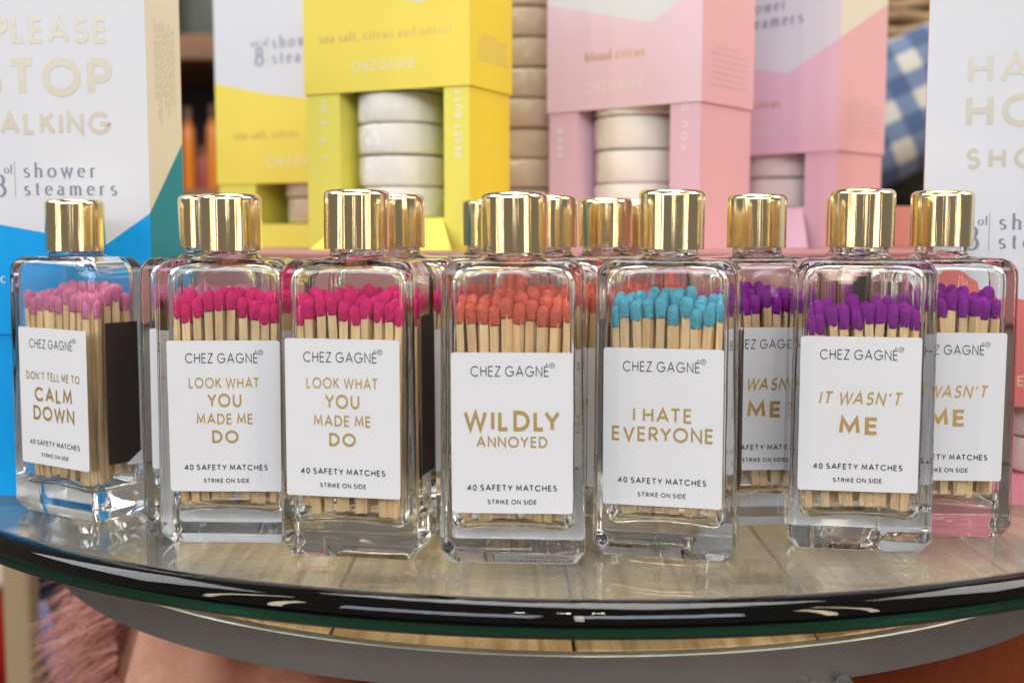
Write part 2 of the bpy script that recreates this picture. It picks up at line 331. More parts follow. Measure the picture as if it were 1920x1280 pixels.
# ------------------------------------------------------------------ bottle glass
BW, BD, BH = 46.5, 27.0, 98.0
def rrect(a, b, r, z, circ=0, R0=0, wob=0):
    """rounded rectangle ring with support points; circ blends it into a circle of radius R0"""
    pts = []
    q = [(a - r, b - r, 0), (-(a - r), b - r, 90), (-(a - r), -(b - r), 180), (a - r, -(b - r), 270)]
    ts = (.03, .2, .5, .8, .97)
    for k in range(4):
        cx, cy, a0 = q[k]
        for i in range(7):
            an = R(a0 + i * 15); pts.append((cx + r * math.cos(an), cy + r * math.sin(an)))
        nx, ny, n0 = q[(k + 1) % 4]; e = pts[-1]; s = (nx + r * math.cos(R(n0)), ny + r * math.sin(R(n0)))
        for t in ts: pts.append((e[0] + (s[0] - e[0]) * t, e[1] + (s[1] - e[1]) * t))
    out = []
    for x, y in pts:
        if circ:
            th = math.atan2(y, x); cx, cy = R0 * math.cos(th), R0 * math.sin(th)
            x, y = x * (1 - circ) + cx * circ, y * (1 - circ) + cy * circ
        zz = z
        if wob:
            n = noise.noise(Vector((x * .11, y * .13, z * .045 + 3))) * wob
            L = math.hypot(x, y) or 1; x += x / L * n; y += y / L * n
        out.append((x, y, zz))
    return out
def bottle_mesh():
    a, b = BW / 2, BD / 2; rs = []
    for s in (.25, .7): rs.append([(x * s, y * s, .5 if s < .5 else .25) for x, y, z in rrect(a - 2.6, b - 2.6, 2, 0)])
    rs.append(rrect(a - 3.4, b - 3.4, 2, .0)); rs.append(rrect(a - 2.7, b - 2.7, 2.2, .05)); rs.append(rrect(a - 2.3, b - 2.3, 2.4, .45))
    rs.append(rrect(a - .5, b - .5, 2.0, 3.4)); rs.append(rrect(a - .1, b - .1, 1.9, 4.3)); rs.append(rrect(a, b, 2, 5.2))
    for z in (8, 12, 20, 30, 45, 60, 75, 86, 90): rs.append(rrect(a - .5 * z / 98, b - .3 * z / 98, 2, z))
    a2, b2 = a - .5, b - .3; rc = 6
    for an in range(12, 91, 13):
        i = rc * (1 - math.cos(R(an))); rs.append(rrect(a2 - i * .9, b2 - i * .55, 2 + .1 * i, 91 + rc * math.sin(R(an))))
    zt = 97
    ai, bi = a2 - rc * .95, b2 - rc * .6
    for t in (.08, .25, .45, .65, .85, .95, 1):
        s = 1 - t; rs.append(rrect(9.3 + (ai - 9.3) * s, 8.4 + (bi - 8.4) * s, 3, zt + .3 * t + .8 * t ** 4, circ=t ** 1.4, R0=9.3 + (ai - 9.3) * s * .5))
    for z in (98.6, 99.5, 108): rs.append(rrect(a, b, 3, z, 1, 8.8 if z > 98.6 else 9.0))
    rs.append(rrect(a, b, 3, 108.8, 1, 8.2)); rs.append(rrect(a, b, 3, 108.8, 1, 6.8))
    for z, r in ((108, 6.2), (99, 6.2), (96.5, 6.5), (95.4, 7.4)): rs.append(rrect(a, b, 3, z, 1, r))
    ia, ib, ir = a - 3.6, b - 3.4, 3.6
    for t, z in ((.12, 95.0), (.3, 94.8), (.5, 94.6), (.7, 94.3), (.84, 93.8), (.93, 92.8), (.98, 91.2), (1, 88.5)):
        rs.append(rrect(7.4 + (ia - 7.4) * t, 6.8 + (ib - 6.8) * t, ir * .9, z, circ=(1 - t) ** 1.3, R0=7.6 + (ia - 7.6) * t * .55))
    for z in (80, 70, 60, 50, 40, 30, 22, 17): rs.append(rrect(ia, ib, ir, z, wob=.55))
    def flo(r, base, amp):
        return [(x, y, z + amp * (math.cos(x / ia * math.pi * .9) - .2)) for x, y, z in r]
    for an in (15, 35, 55, 75, 90):
        i = 3.6 * (1 - math.cos(R(an))); rs.append(flo(rrect(ia - i, ib - i, max(.8, ir - i * .6), 14.6 - 3.6 * math.sin(R(an)), wob=.5), 0, .9 * an / 90))
    for s in (.7, .25):
        rs.append([(x * s, y * s, 11 + .9 * (math.cos(x * s / ia * math.pi * .9) - .2) + .5 * (1 - s)) for x, y, z in rrect(ia - 3.6, ib - 3.6, 1.4, 0)])
    mb = MB(); mb.rings(rs)
    return mb.mesh('bottle_glass', GLASS, True, 62)
GL = bottle_mesh()
def cap_mesh():
    r = 10.7; H = 19.3; mb = MB()
    p = [(r - 1.2, .9), (r - .35, 0), (r, .15), (r, .5), (r, H * .5), (r, H - 2.4)]
    for a in range(12, 91, 13): p.append((r - 2.0 + 2.0 * math.cos(R(a)), H - 2.0 + 2.0 * math.sin(R(a))))
    p += [(r - 2.6, H + .02), (r - 5, H + .02), (.5, H + .02)]
    mb.lathe([(9.0, 8), (9.0, .9)] + p, 64)
    return mb.mesh('cap', GOLD, True, 50)
CAP = cap_mesh()
def rounded_sheet(x0, x1, z0, z1, r, y, th):
    pts = []
    for cx, cz, a0 in ((x1 - r, z1 - r, 0), (x0 + r, z1 - r, 90), (x0 + r, z0 + r, 180), (x1 - r, z0 + r, 270)):
        for i in range(5): a = R(a0 + i * 22.5); pts.append((cx + r * math.cos(a), cz + r * math.sin(a)))
    return [[(x, yy, z) for x, z in pts] for yy in (y, y - th)]
LW, LH = 38.4, 51.2
TXT = {   # line: text, cap height, baseline, width, weight, slant
 'calm': [("DON'T TELL ME TO", 3.1, 31.2, 30, .17, 0), ('CALM', 5.5, 23.2, 20.5, .19, 0), ('DOWN', 5.5, 16.2, 22.5, .19, 0)],
 'look': [('LOOK WHAT', 3.7, 34.6, 23.6, .16, 0), ('YOU', 4.7, 28.2, 11, .18, 0), ('MADE ME', 3.7, 22.4, 18.8, .17, 0), ('DO', 4.4, 16, 8.3, .19, 0)],
 'wild': [('WILDLY', 6.6, 25.8, 29.4, .20, 0), ('ANNOYED', 3.6, 20.6, 22, .17, 0)],
 'hate': [('I HATE', 4.8, 26.8, 18.3, .17, 0), ('EVERYONE', 4.9, 20.5, 32, .17, 0)],
 'wasnt': [("IT WASN'T", 4.5, 28.2, 25.5, .17, .2), ('ME', 5.9, 18.4, 11.4, .21, 0)],
}
LM = {}
def label_parts(kind):
    if kind in LM: return LM[kind]
    mb = MB(); mb.rings(rounded_sheet(-LW / 2, LW / 2, 0, LH, .9, 0, .12)); sheet = mb.mesh('label', PAPER)
    lines = []
    def ln(m, *a, **k): q = MB(); textline(q, *a, off=-.17, **k); lines.append((q, m)); return q
    q = ln(INK, 'CHEZ GAGNÉ', 3.4, -.6, 43.6, 24.4, .11)
    rx, rz = 12.7, 47.2; c = arc(0, 0, .8, .8, 90, 450, 18); Lf, Rt, _ = ribbon(c, .19, False); n = len(Lf)
    q.add([(rx + p.x, -.17, rz + p.y) for p in Lf] + [(rx + p.x, -.17, rz + p.y) for p in Rt], [(i, n + i, n + (i + 1) % n, (i + 1) % n) for i in range(n)])
    textline(q, 'R', .85, rx + .04, rz - .42, None, .16, off=-.18)
    ln(INK, '40 SAFETY MATCHES', 2.0, 0, 7.2, 28.2, .19)
    ln(INK, 'STRIKE ON SIDE', 1.55, 0, 2.9, 15.4, .2)
    for s, h, b, w, bo, sl in TXT[kind]: ln(FOIL, s, h, 0, b + .5, w, bo, slant=sl)
    LM[kind] = (sheet, [q.mesh('lettering', m) for q, m in lines]); return LM[kind]
mb = MB(); mb.rings([[(.02 + x, y, z) for y, z in ((-6.5, 0), (8, 0), (8, 52), (-6.5, 52))] for x in (0, .18)]); STRK = mb.mesh('striker_strip', STRIKER)

# ------------------------------------------------------------------ matches
def head_mesh(seed, m):
    rnd = random.Random(seed); n = 14; rs = []
    prof = [(.5, 6.5), (1.2, 6.2), (1.75, 5.6), (2.12, 4.7), (2.24, 3.7), (2.2, 2.6), (2.08, 1.5), (1.98, .6), (1.9, .0)]
    ph = rnd.uniform(0, 6); drip = [rnd.uniform(-.5, .4) for _ in range(n)]
    for j, (r, z) in enumerate(prof):
        ring = []
        for i in range(n):
            a = 2 * math.pi * i / n; sq = 1 - .055 * math.cos(4 * a) * (j / 8)
            rr = r * .95 * sq * (1 + .045 * math.sin(2 * a + ph) + rnd.uniform(-.015, .015)); t = max(0, (j - 5) / 3)
            ring.append((rr * math.cos(a), rr * math.sin(a), z + drip[i] * t))
        rs.append(ring)
    mb = MB(); mb.rings([[(x, y, z) for x, y, z in r] for r in rs[::-1]]); return mb.mesh('match_head', m, True)
def stick_mesh(L, s=1.36):
    mb = MB(); b = random.uniform(-.5, .5); rs = []
    for t in (0, .33, .66, 1):
        bo = b * math.sin(t * math.pi)
        rs.append([(x * s + bo, y * s, t * L) for x, y in ((-1, -1), (1, -1), (1, 1), (-1, 1))])
    mb.rings(rs); return mb.mesh('safety_match', STICK)
SL = [66.2, 67.3, 68.2, 69.0]
STICKS = [stick_mesh(L) for L in SL]; STICKC = [stick_mesh(L - 3.2) for L in SL]
HM = {k: [head_mesh(i * 7 + 1, m) for i in range(5)] for k, m in HEADS.items()}
STUFF = MB(); STUFFM = {}
ORD = ['first', 'second', 'third', 'fourth', 'fifth', 'sixth', 'seventh', 'eighth', 'ninth', 'tenth']; ROW = ['front', 'second', 'third', 'back']
COLN = {'pink': 'pale pink', 'hot': 'hot pink', 'coral': 'coral', 'blue': 'sky blue', 'purple': 'purple'}
def matches(B, col, desc, mode, seed, fan=1.0, lean=0, cut=0):
    """mode 'all' = every match an object; 'half' = front rows as objects; 'none' = joined stuff"""
    rnd = random.Random(seed); Mx = Matrix.Translation(Vector(B['loc']) ) @ Matrix.Rotation(B['yaw'], 4, 'Z'); n = 0
    for row in range(4):
        for i in range(10):
            tx = (i - 4.5) * 3.92 + (row % 2) * .5 - .25 + rnd.uniform(-.25, .25); ty = (row - 1.5) * 4.45 + rnd.uniform(-.5, .5)
            bx = (i - 4.5) * 3.32 + rnd.uniform(-.8, .8) * fan + lean * (rnd.random() - .3); bx += rnd.choice((0, 0, 0, 0, -3, 3)) * fan; by = (row - 1.5) * 4.3 + rnd.uniform(-.4, .4)
            bx = max(-17, min(17, bx)); tx = max(-17.3, min(17.3, tx))
            k = rnd.randrange(4); L = SL[k] - (3.2 if cut else 0); ST = STICKC if cut else STICKS; zb = 12.9 + rnd.uniform(0, .5) + (1.0 if abs(bx) < 8 else .0)
            lift = rnd.choice((0, 0, 0, .5, 1.2)) + row * .75; zb += 0
            d = Vector((tx - bx, ty - by, L)).normalized(); q = d.to_track_quat('Z', 'X').to_matrix().to_4x4() @ Matrix.Rotation(rnd.uniform(-.25, .25) + rnd.choice((0, 1.57)), 4, 'Z')
            M_ = Mx @ Matrix.Translation(Vector((bx, by, zb + lift))) @ q
            hz = L - 4.3
            if mode == 'all' or (mode == 'half' and row < 2):
                o = bpy.data.objects.new('safety_match', ST[k]); COL.objects.link(o)
                o.matrix_world = Matrix.Translation(M_.translation * K) @ M_.to_3x3().to_4x4()
                tag(o, '%s match, %s from left, %s row of %s' % (COLN[col], ORD[i], ROW[row], desc), 'match', 'matches in ' + desc)
                h = bpy.data.objects.new('match_head', HM[col][rnd.randrange(5)]); COL.objects.link(h); h.parent = o
                h.location = (0, 0, hz * K); h.rotation_euler = (0, 0, rnd.randrange(4) * math.pi / 2)
            else:
                for me, T2 in ((ST[k], Matrix.Identity(4)), (HM[col][rnd.randrange(5)], Matrix.Translation(Vector((0, 0, hz))))):
                    mi = STUFFM.setdefault(me.materials[0].name, len(STUFFM))
                    STUFF.add([tuple(M_ @ T2 @ (v.co / K)) for v in me.vertices], [tuple(p.vertices) for p in me.polygons], mi)
            n += 1
def bottle(x, y, yaw, kind, col, what, label, mode='all', seed=1, lz=19, strike=(0, 0, 19), capz=100.2, fan=1.0, lean=0, paper=False, lx=0, back=None, cut=0):
    B = {'loc': (x, y, 0), 'yaw': R(yaw), 'what': what}
    o = link('match_bottle', None, loc=(x, y, .02), rot=(0, 0, R(yaw))); tag(o, label, 'bottle', 'glass bottles of matches')
    link('glass_body', GL, o)
    link('cap', CAP, o, loc=(random.uniform(-.3, .3), 0, capz), rot=(R(random.uniform(-.7, .7)), R(random.uniform(-.7, .7)), random.uniform(0, 6)))
    sh, lines = label_parts(kind)
    l = link('label', sh, o, loc=(lx, -BD / 2 - .06, lz), rot=(0, R(random.uniform(-.4, .4)), 0))
    for q in lines: link('lettering', q, l)
    if back:
        bz0, bz1, bx = back; mb = MB(); mb.rings(rounded_sheet(bx - 21.8, bx + 21.8, bz0, bz1, 1.5, BD / 2 + .2, .12)); link('back_label', mb.mesh('back_label', PAPER), o)
    s = link('striker_strip', STRK, o, loc=(BW / 2 + .05, strike[0], strike[2]))
    if paper:
        mb = MB(); mb.add([(.3, 1, -1.0), (.9, 9.3, -1.6), (1.6, 9.6, 5.5), (.5, 4, 1.2)], [(0, 1, 3), (1, 2, 3)])
        pc = link('peeled_backing', mb.mesh('peeled_backing', PAPER), s); pc['label'] = 'torn white paper corner peeling off the striker'
    matches(B, col, what, mode, seed, fan, lean, cut)
    return o
bottle(-163.8, 441.5, -32, 'calm', 'pink', 'CALM DOWN bottle', 'match bottle lettered CALM DOWN, leftmost, turned so its black striker shows', seed=1, lz=19.5, strike=(0, 0, 21), paper=True, lx=2.2, capz=98.8, back=(3.4, 50, 0))
bottle(-96.5, 405, -2.5, 'look', 'hot', 'LOOK WHAT bottle nearer CALM DOWN', 'match bottle lettered LOOK WHAT YOU MADE ME DO, next to CALM DOWN', seed=2, lz=18.5, lx=.5, capz=99.6, back=(3.6, 52, 0))
bottle(-50.8, 386.5, -11, 'look', 'hot', 'LOOK WHAT bottle nearer WILDLY ANNOYED', 'match bottle lettered LOOK WHAT YOU MADE ME DO, touching WILDLY ANNOYED', seed=3, lz=20.6, strike=(0, 0, 27), lx=-1.2)
bottle(1.0, 379.5, -4, 'wild', 'coral', 'WILDLY ANNOYED bottle', 'front match bottle lettered WILDLY ANNOYED in large gold capitals, coral matches', seed=4, lz=17, strike=(2, 0, 24), fan=.5, capz=99.2, back=(4.0, 27, .5))
bottle(52.1, 386, -14, 'hate', 'blue', 'I HATE EVERYONE bottle', 'match bottle lettered I HATE EVERYONE, filled with sky blue matches', seed=5, lz=17.6, strike=(3, 0, 22), fan=.6, lx=-.5)
bottle(117.3, 395, -9, 'wasnt', 'purple', 'front IT WASN\'T ME bottle', 'front match bottle lettered IT WASN\'T ME with its whole label in view', seed=7, lz=20.6, strike=(0, 0, 24), fan=1.3, lean=8, lx=-1.2, capz=100.8, back=(4.2, 62, 1.0), cut=1)
bottle(150.5, 413, -2, 'wasnt', 'purple', 'IT WASN\'T ME bottle at right edge', 'match bottle lettered IT WASN\'T ME before the coral wave box, label half hidden', seed=8, lz=20.5, strike=(0, 0, 24), fan=1.5, lean=6, lx=-.6, capz=100.8)
bottle(89.2, 429, 4, 'wasnt', 'purple', 'IT WASN\'T ME bottle behind I HATE EVERYONE', 'rear match bottle lettered IT WASN\'T ME, half behind I HATE EVERYONE', 'half', seed=6, lz=21, fan=1.2, back=(3.6, 30, 0))
bottle(-112, 436, 0, 'calm', 'pink', 'x', 'rear bottle of pale pink matches behind the LOOK WHAT bottle near CALM DOWN', 'none', seed=9, lz=20)
bottle(-42.5, 431, 2, 'look', 'hot', 'x', 'rear match bottle, gold cap just right of the LOOK WHAT cap near WILDLY ANNOYED', 'none', seed=10, lz=20)
bottle(13.4, 441, 0, 'wild', 'coral', 'x', 'rear coral match bottle seen between WILDLY ANNOYED and I HATE EVERYONE', 'none', seed=11, lz=12.5)
bottle(37.2, 471, 0, 'wild', 'coral', 'x', 'rear match bottle with its gold cap just left of the I HATE EVERYONE cap', 'none', seed=12)
bottle(-10.6, 500, 3, 'wild', 'coral', 'x', 'farthest match bottle, cap edge peeking out left of the WILDLY ANNOYED cap', 'none', seed=13)
bottle(54.5, 502, -3, 'wild', 'coral', 'x', 'farthest match bottle almost wholly hidden behind the I HATE EVERYONE cap', 'none', seed=14)
bottle(133, 460, -90, 'wasnt', 'purple', 'x', 'rear match bottle turned sideways, black striker above the front purple matches', 'none', seed=15, strike=(0, 0, 37))
so = link('rear_matches', STUFF.mesh('rear_matches', [MATS[n] for n in STUFFM], False))
tag(so, 'pink, coral and purple matches standing in the half hidden rear bottles', 'matches', kind='stuff')

# ------------------------------------------------------------------ packaging boxes
def puck_mesh(r, h, m, nm='shower_steamer'):
    mb = MB(); n = 40; p = [(r * .5, 0), (r - 1.6, 0), (r - .5, .45), (r, 1.6), (r, h / 2), (r, h - 1.6), (r - .5, h - .45), (r - 1.6, h), (r * .5, h)]
    mb.lathe(p, n)
    mb.v = [(x * (1 + .012 * noise.noise(Vector((x * .15, y * .15, z * .3)))), y * (1 + .012 * noise.noise(Vector((y * .15, x * .15, z * .3)))), z) for x, y, z in mb.v]
    return mb.mesh(nm, m, True, 50)
def split_face(poly_low, poly_high): return poly_low, poly_high
def gift_box(name, label, x, y, zb, yaw, w, d, zs, top, mats, front_line, side_line, win=None, sleeve_txt=(), tray_txt=(), side_txt=None, flap=False, texts=()):
    """x,y = front-left lower corner; zs = lower edge of the sleeve above the base; mats = (white, front colour, side top, side low, tray, tray side)
    front_line/side_line = polylines (x, z) that part the white from the colour on the sleeve"""
    o = link(name, None, loc=(x, y, zb), rot=(0, 0, R(yaw))); tag(o, label, 'box', 'shower steamer boxes')
    e = .9
    # tray
    mb = MB()
    if win:
        wx0, wx1, wz0 = win
        mb.box(e, wx0, e, d - e, 0, top - 3); mb.box(wx1, w - e, e, d - e, 0, top - 3, 0)
        mb.box(wx0, wx1, e + .01, d - e - .01, .01, wz0); mb.box(wx0, wx1, d - e - 2, d - e - .02, wz0, top - 3)
    else: mb.box(e, w - e, e, d - e, 0, top - 3)
    me = mb.mesh('tray', [mats[4], mats[5]])
    for p in me.polygons:
        if p.normal.x > .9 and p.center.x > (w - e - .5) * K: p.material_index = 1
    link('tray', me, o)
    if flap:
        mb = MB(); wx0, wx1, wz0 = win
        vs = [(wx0 + 1, e - .3, wz0 - 1), (wx1 - 1, e - .3, wz0 - 1), (wx1 + 10, -11, .3), (wx0 - 10, -11, .3)]
        mb.rings([[(a, b + q, c - q) for a, b, c in vs] for q in (0, .8)]); link('flap', mb.mesh('flap', mats[4]), o)
    # sleeve
    mb = MB()
    fl = [(0, 0)] if False else front_line
    def face(line, xmax, conv, lo, hi):
        k = len(line); A = [(0, zs)] + line + [(xmax, zs)] if line[0][1] > zs + .01 else line + [(xmax, zs)]
        mb.add([conv(a, b) for a, b in A], [tuple(range(len(A)))[::-1]], lo)
        Bp = list(line) + [(xmax, top), (0, top)]; mb.add([conv(a, b) for a, b in Bp], [tuple(range(len(Bp)))], hi)
    face(front_line, w, lambda a, b: (a, 0, b), 1, 0)
    face(side_line, d, lambda a, b: (w, a, b), 3, 2)
    mb.add([(0, 0, zs), (0, 0, top), (0, d, top), (0, d, zs)], [(0, 1, 2, 3)], 1)
    mb.add([(0, d, zs), (0, d, top), (w, d, top), (w, d, zs)], [(0, 1, 2, 3)], 1)
    t = .6; A = [(0, 0), (w, 0), (w, d), (0, d)]; Bq = [(t, t), (w - t, t), (w - t, d - t), (t, d - t)]
    mb.rings([[(a, b, zs) for a, b in A], [(a, b, zs) for a, b in Bq], [(a, b, top - 1) for a, b in Bq]], False, False, 1)
    mb.add([(0, 0, top), (w, 0, top), (w, d, top), (0, d, top)], [(0, 1, 2, 3)], 0)
    sl = link('sleeve', mb.mesh('sleeve', list(mats[:4])), o)
    for m, fn, par in texts:
        mb = MB(); fn(mb); link('lettering', mb.mesh('lettering', m), sl if par == 's' else o)
    if side_txt:
        mb = MB(); y0, y1, z0, z1, rows, rot = side_txt; rnd = random.Random(3)
        for r_ in range(rows):
            if rot:
                yy = y0 + (y1 - y0) * (r_ + .5) / rows; z = z1 - rnd.uniform(0, 4)
                while z > z0 + rnd.uniform(0, 12):
                    l = rnd.uniform(1, 4.2); mb.add([(w + .08, yy, z), (w + .08, yy + .5, z), (w + .08, yy + .5, z - l), (w + .08, yy, z - l)], [(0, 1, 2, 3)]); z -= l + .9
            else:
                zz = z1 - (z1 - z0) * (r_ + .5) / rows; yy = y0 + (rnd.uniform(5, 8) if r_ == 0 else rnd.uniform(0, 2)); ye = y1 - (y1 - y0) * (.35 if r_ == 0 else .02)
                while yy < ye:
                    l = rnd.uniform(.8, 3.5); mb.add([(w + .08, yy, zz), (w + .08, yy + l, zz), (w + .08, yy + l, zz + .4), (w + .08, yy, zz + .4)], [(0, 1, 2, 3)]); yy += l + .7
        link('fine_print', mb.mesh('fine_print', FADED), sl)
    return o
def pucks(x, y, z, r, h, n, m, label, group):
    me = puck_mesh(r, h - .5, m)
    for i in range(n):
        o = link('shower_steamer', me, loc=(x + random.uniform(-.6, .6), y + random.uniform(-.6, .6), z + i * h), rot=(R(random.uniform(-.5, .5)), R(random.uniform(-.5, .5)), random.uniform(0, 6)))
        nth = ['bottom', 'second', 'third', 'fourth', 'fifth', 'sixth', 'seventh', 'eighth', 'ninth', 'tenth'][i]
        tag(o, label % (nth if i == 0 else nth + ' from the bottom'), 'steamer', group)
def loc2(x, y, yaw, lx, ly): c, s = math.cos(R(yaw)), math.sin(R(yaw)); return x + lx * c - ly * s, y + lx * s + ly * c
def steam_txt(mb, x, z, h, off=-.08):
    textline(mb, 'shower', h, x, z + 6.9 * h / 5.6, None, .20, SERIF, align='l', off=off, track=.30)
    textline(mb, 'steamers', h, x, z, None, .20, SERIF, align='l', off=off, track=.30)
def setof(mb, x, z, h, off=-.08):
    textline(mb, 'set of', 3.2 * h / 5.6, x - 9.6, z + 8.4 * h / 5.6, None, .2, SERIF, off=off, track=.1)
    textline(mb, '8', 8.6 * h / 5.6, x - 9.9, z - .6, None, .18, SERIF, off=off)
    mb.add([(x - 3.8, off, z - 1), (x - 3.6, off, z - 1), (x - 3.6, off, z + 13 * h / 5.6), (x - 3.8, off, z + 13 * h / 5.6)], [(0, 1, 2, 3)])

# --- blue and white box on the glass, left
def fpix(px, py, x, y, yaw):
    """where a ray of the photograph meets the front plane of a box: gives (lx, z) on that plane"""
    p = math.atan(200 / 2200); cp, sp = math.cos(p), math.sin(p); u = (px - 960) / 2200; v = -(py - 640) / 2200
    r = Vector((u, cp + v * sp, -sp + v * cp)); c, s = math.cos(R(yaw)), math.sin(R(yaw)); n = Vector((s, -c, 0))
    t = n.dot(Vector((x, y, 0))) / n.dot(r); P = r * t
    return (P.x - x) * c + (P.y - y) * s, P.z + 105
def spix(px, py, x, y, yaw, w):
    x2, y2 = loc2(x, y, yaw, w, 0); return fpix(px, py, x2, y2, yaw + 90)
BX = (-236, 467.5, -.8); BWd = 93.0
f = lambda a, b: fpix(a, b, *BX)
s = lambda a, b: spix(a, b, *BX, BWd)
zl = f(10, 627)[1]
def t1(mb):
    for tx, h0, y0, x1, x2, wt in (('PLEASE', 31, 82, -12, 198, .19), ('STOP', 108, 182, -38, 205, .21), ('TALKING', 210, 253, -30, 205, .2)):
        a, zt = f(x1, h0); b, zb_ = f(x2, y0); zt = f(x2, h0)[1]
        textline(mb, tx, zt - zb_, (a + b) / 2, zb_, b - a, wt, off=-.1)
def t1b(mb):
    x, z = f(47, 366); h = 5.7; steam_txt(mb, x, z, h); setof(mb, x, z, h)
def t1c(mb):
    a, z = f(-16, 530); textline(mb, 'ck', 4.2, f(2, 530)[0], z, None, .14, SERIF, align='l', off=-.1, track=.4)
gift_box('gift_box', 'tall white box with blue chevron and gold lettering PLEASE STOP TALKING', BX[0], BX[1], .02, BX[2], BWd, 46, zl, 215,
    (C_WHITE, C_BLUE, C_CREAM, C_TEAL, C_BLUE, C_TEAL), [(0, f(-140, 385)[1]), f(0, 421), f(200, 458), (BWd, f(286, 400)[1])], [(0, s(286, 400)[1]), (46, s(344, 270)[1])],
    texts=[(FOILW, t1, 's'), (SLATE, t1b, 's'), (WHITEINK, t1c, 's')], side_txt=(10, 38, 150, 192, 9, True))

# --- the riser
ri = link('display_riser', None, loc=(0, 0, .02))
mb = MB(); mb.box(-185, 300, 533, 800, 64, 97.5); bevel(link('top_slab', mb.mesh('top_slab', C_RISER), ri), 1.5)
mb = MB(); mb.box(-175, 290, 541, 790, 0, 63.9); bevel(link('plinth', mb.mesh('plinth', mat('plinth_grey', (.36, .345, .33), .6, vary=(14, .1, u3))), ri), 1)
tag(ri, 'dusty red topped display block that lifts the yellow and pink boxes', 'riser')
mb = MB(); mb.box(0, 150, 0, 60, 0, 24)
bb = bevel(link('flat_box', mb.mesh('flat_box', mat('salmon_card', (.62, .26, .20), .55)), loc=(205, 700, 97.6)), .6); tag(bb, 'salmon box lying flat on the display block right of the pink boxes', 'box')
RT = 97.6
# --- yellow boxes
Y2 = (-102.4, 586.4, -25.5); w = 92
f = lambda a, b: (lambda q: (q[0], q[1] - RT))(fpix(a, b, *Y2)); s = lambda a, b: (lambda q: (q[0], q[1] - RT))(spix(a, b, *Y2, 92))
zs = f(870, 160)[1]
wz = f(700, 408)[1]; wx0, wx1 = f(636, 300)[0], f(831, 300)[0]
def ty(mb): a, z = f(600, 82); b, _ = f(845, 66); textline(mb, 'sea salt, citrus and neroli', 4.6, (a + b) / 2, z, b - a, .22, SERIF, off=-.1)
def ty2(mb): a, z = f(660, 135); b, _ = f(778, 126); textline(mb, 'CHEZ GAGNÉ', 4.6, (a + b) / 2, z, b - a, .10, off=-.1)
def ty3(mb):
    a, z1 = f(604, 190); _, z2 = f(604, 296); textline(mb, 'IN 3. 2. 1', 3.4, a - 1.5, (z1 + z2) / 2, z1 - z2, .2, rot=-90, off=.8)
def ty4(mb):
    a, z1 = f(858, 168); _, z2 = f(858, 294); textline(mb, 'RESET BUTT', 3.4, a + 1.6, (z1 + z2) / 2, z1 - z2, .2, rot=90, off=.8)
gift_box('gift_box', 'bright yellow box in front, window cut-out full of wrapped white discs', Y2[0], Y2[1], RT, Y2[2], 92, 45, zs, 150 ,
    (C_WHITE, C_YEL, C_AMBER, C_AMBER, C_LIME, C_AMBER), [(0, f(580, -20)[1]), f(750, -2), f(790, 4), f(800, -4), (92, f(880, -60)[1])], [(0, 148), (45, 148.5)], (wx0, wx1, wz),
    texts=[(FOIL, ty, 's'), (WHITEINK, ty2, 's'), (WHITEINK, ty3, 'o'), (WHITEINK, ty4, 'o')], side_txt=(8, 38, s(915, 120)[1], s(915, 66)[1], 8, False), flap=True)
pucks(*loc2(*Y2[:2], Y2[2], (wx0 + wx1) / 2 - 7, 23.5), RT + wz + .1, 21.5, 15.2, 5, WRAP, 'cellophane wrapped white disc in the front yellow box, %s', 'steamer discs in the front yellow box')
Y1 = (-175, 702, -28)
f = lambda a, b: (lambda q: (q[0], q[1] - RT))(fpix(a, b, *Y1))
zs = f(500, 344)[1]; wz = f(560, 420)[1]; wx0, wx1 = f(478, 380)[0], f(478, 380)[0] + 62
def ta(mb): x, z = f(512, 120); steam_txt(mb, x, z, 7.0); setof(mb, x, z, 7.0)
def tb(mb): a, z = f(440, 262); textline(mb, 'sea salt, citrus', 4.8, a, z, None, .2, SERIF, align='l', off=-.1)
def tc_(mb): a, z = f(502, 312); textline(mb, 'CHEZ GAGNÉ', 5, a, z, None, .10, align='l', off=-.1)
gift_box('gift_box', 'yellow and white box standing behind at the left, its window mostly closed', Y1[0], Y1[1], RT, Y1[2], 98, 45, zs, 190,
    (C_WHITE, C_YEL, C_AMBER, C_AMBER, C_LIME, C_AMBER), [(0, f(405, 157)[1]), f(500, 176), (98, f(600, 197)[1])], [(0, 60), (45, 90)], (wx0, wx1, wz),
    texts=[(SLATE, ta, 's'), (FOIL, tb, 's'), (WHITEINK, tc_, 's')])
pucks(*loc2(*Y1[:2], Y1[2], (wx0 + wx1) / 2, 24), RT + wz + .1, 21, 15.5, 3, WRAPT, 'dull beige disc in the rear yellow box, %s', 'steamer discs in the rear yellow box')
# --- pink boxes
P1 = (90.8 - 93 * .777, 571 + 93 * .629, -39)
f = lambda a, b: (lambda q: (q[0], q[1] - RT))(fpix(a, b, *P1)); s = lambda a, b: (lambda q: (q[0], q[1] - RT))(spix(a, b, *P1, 93))
zs = f(1300, 191)[1]; wx0, wx1 = f(1081, 300)[0], f(1254, 300)[0]; wz = f(1180, 405)[1]
def p1(mb): a, z = f(1098, 116); b, _ = f(1208, 106); textline(mb, 'blood citrus', 4.8, (a + b) / 2, z, b - a, .22, SERIF, off=-.1)
def p2(mb): a, z = f(1096, 175); b, _ = f(1206, 164); textline(mb, 'CHEZ GAGNÉ', 4.8, (a + b) / 2, z, b - a, .10, off=-.1)
def p3(mb):
    a, z1 = f(1048, 243); _, z2 = f(1048, 295); textline(mb, 'BABE', 3.6, a - 1.6, (z1 + z2) / 2, z1 - z2, .2, rot=-90, off=.8)
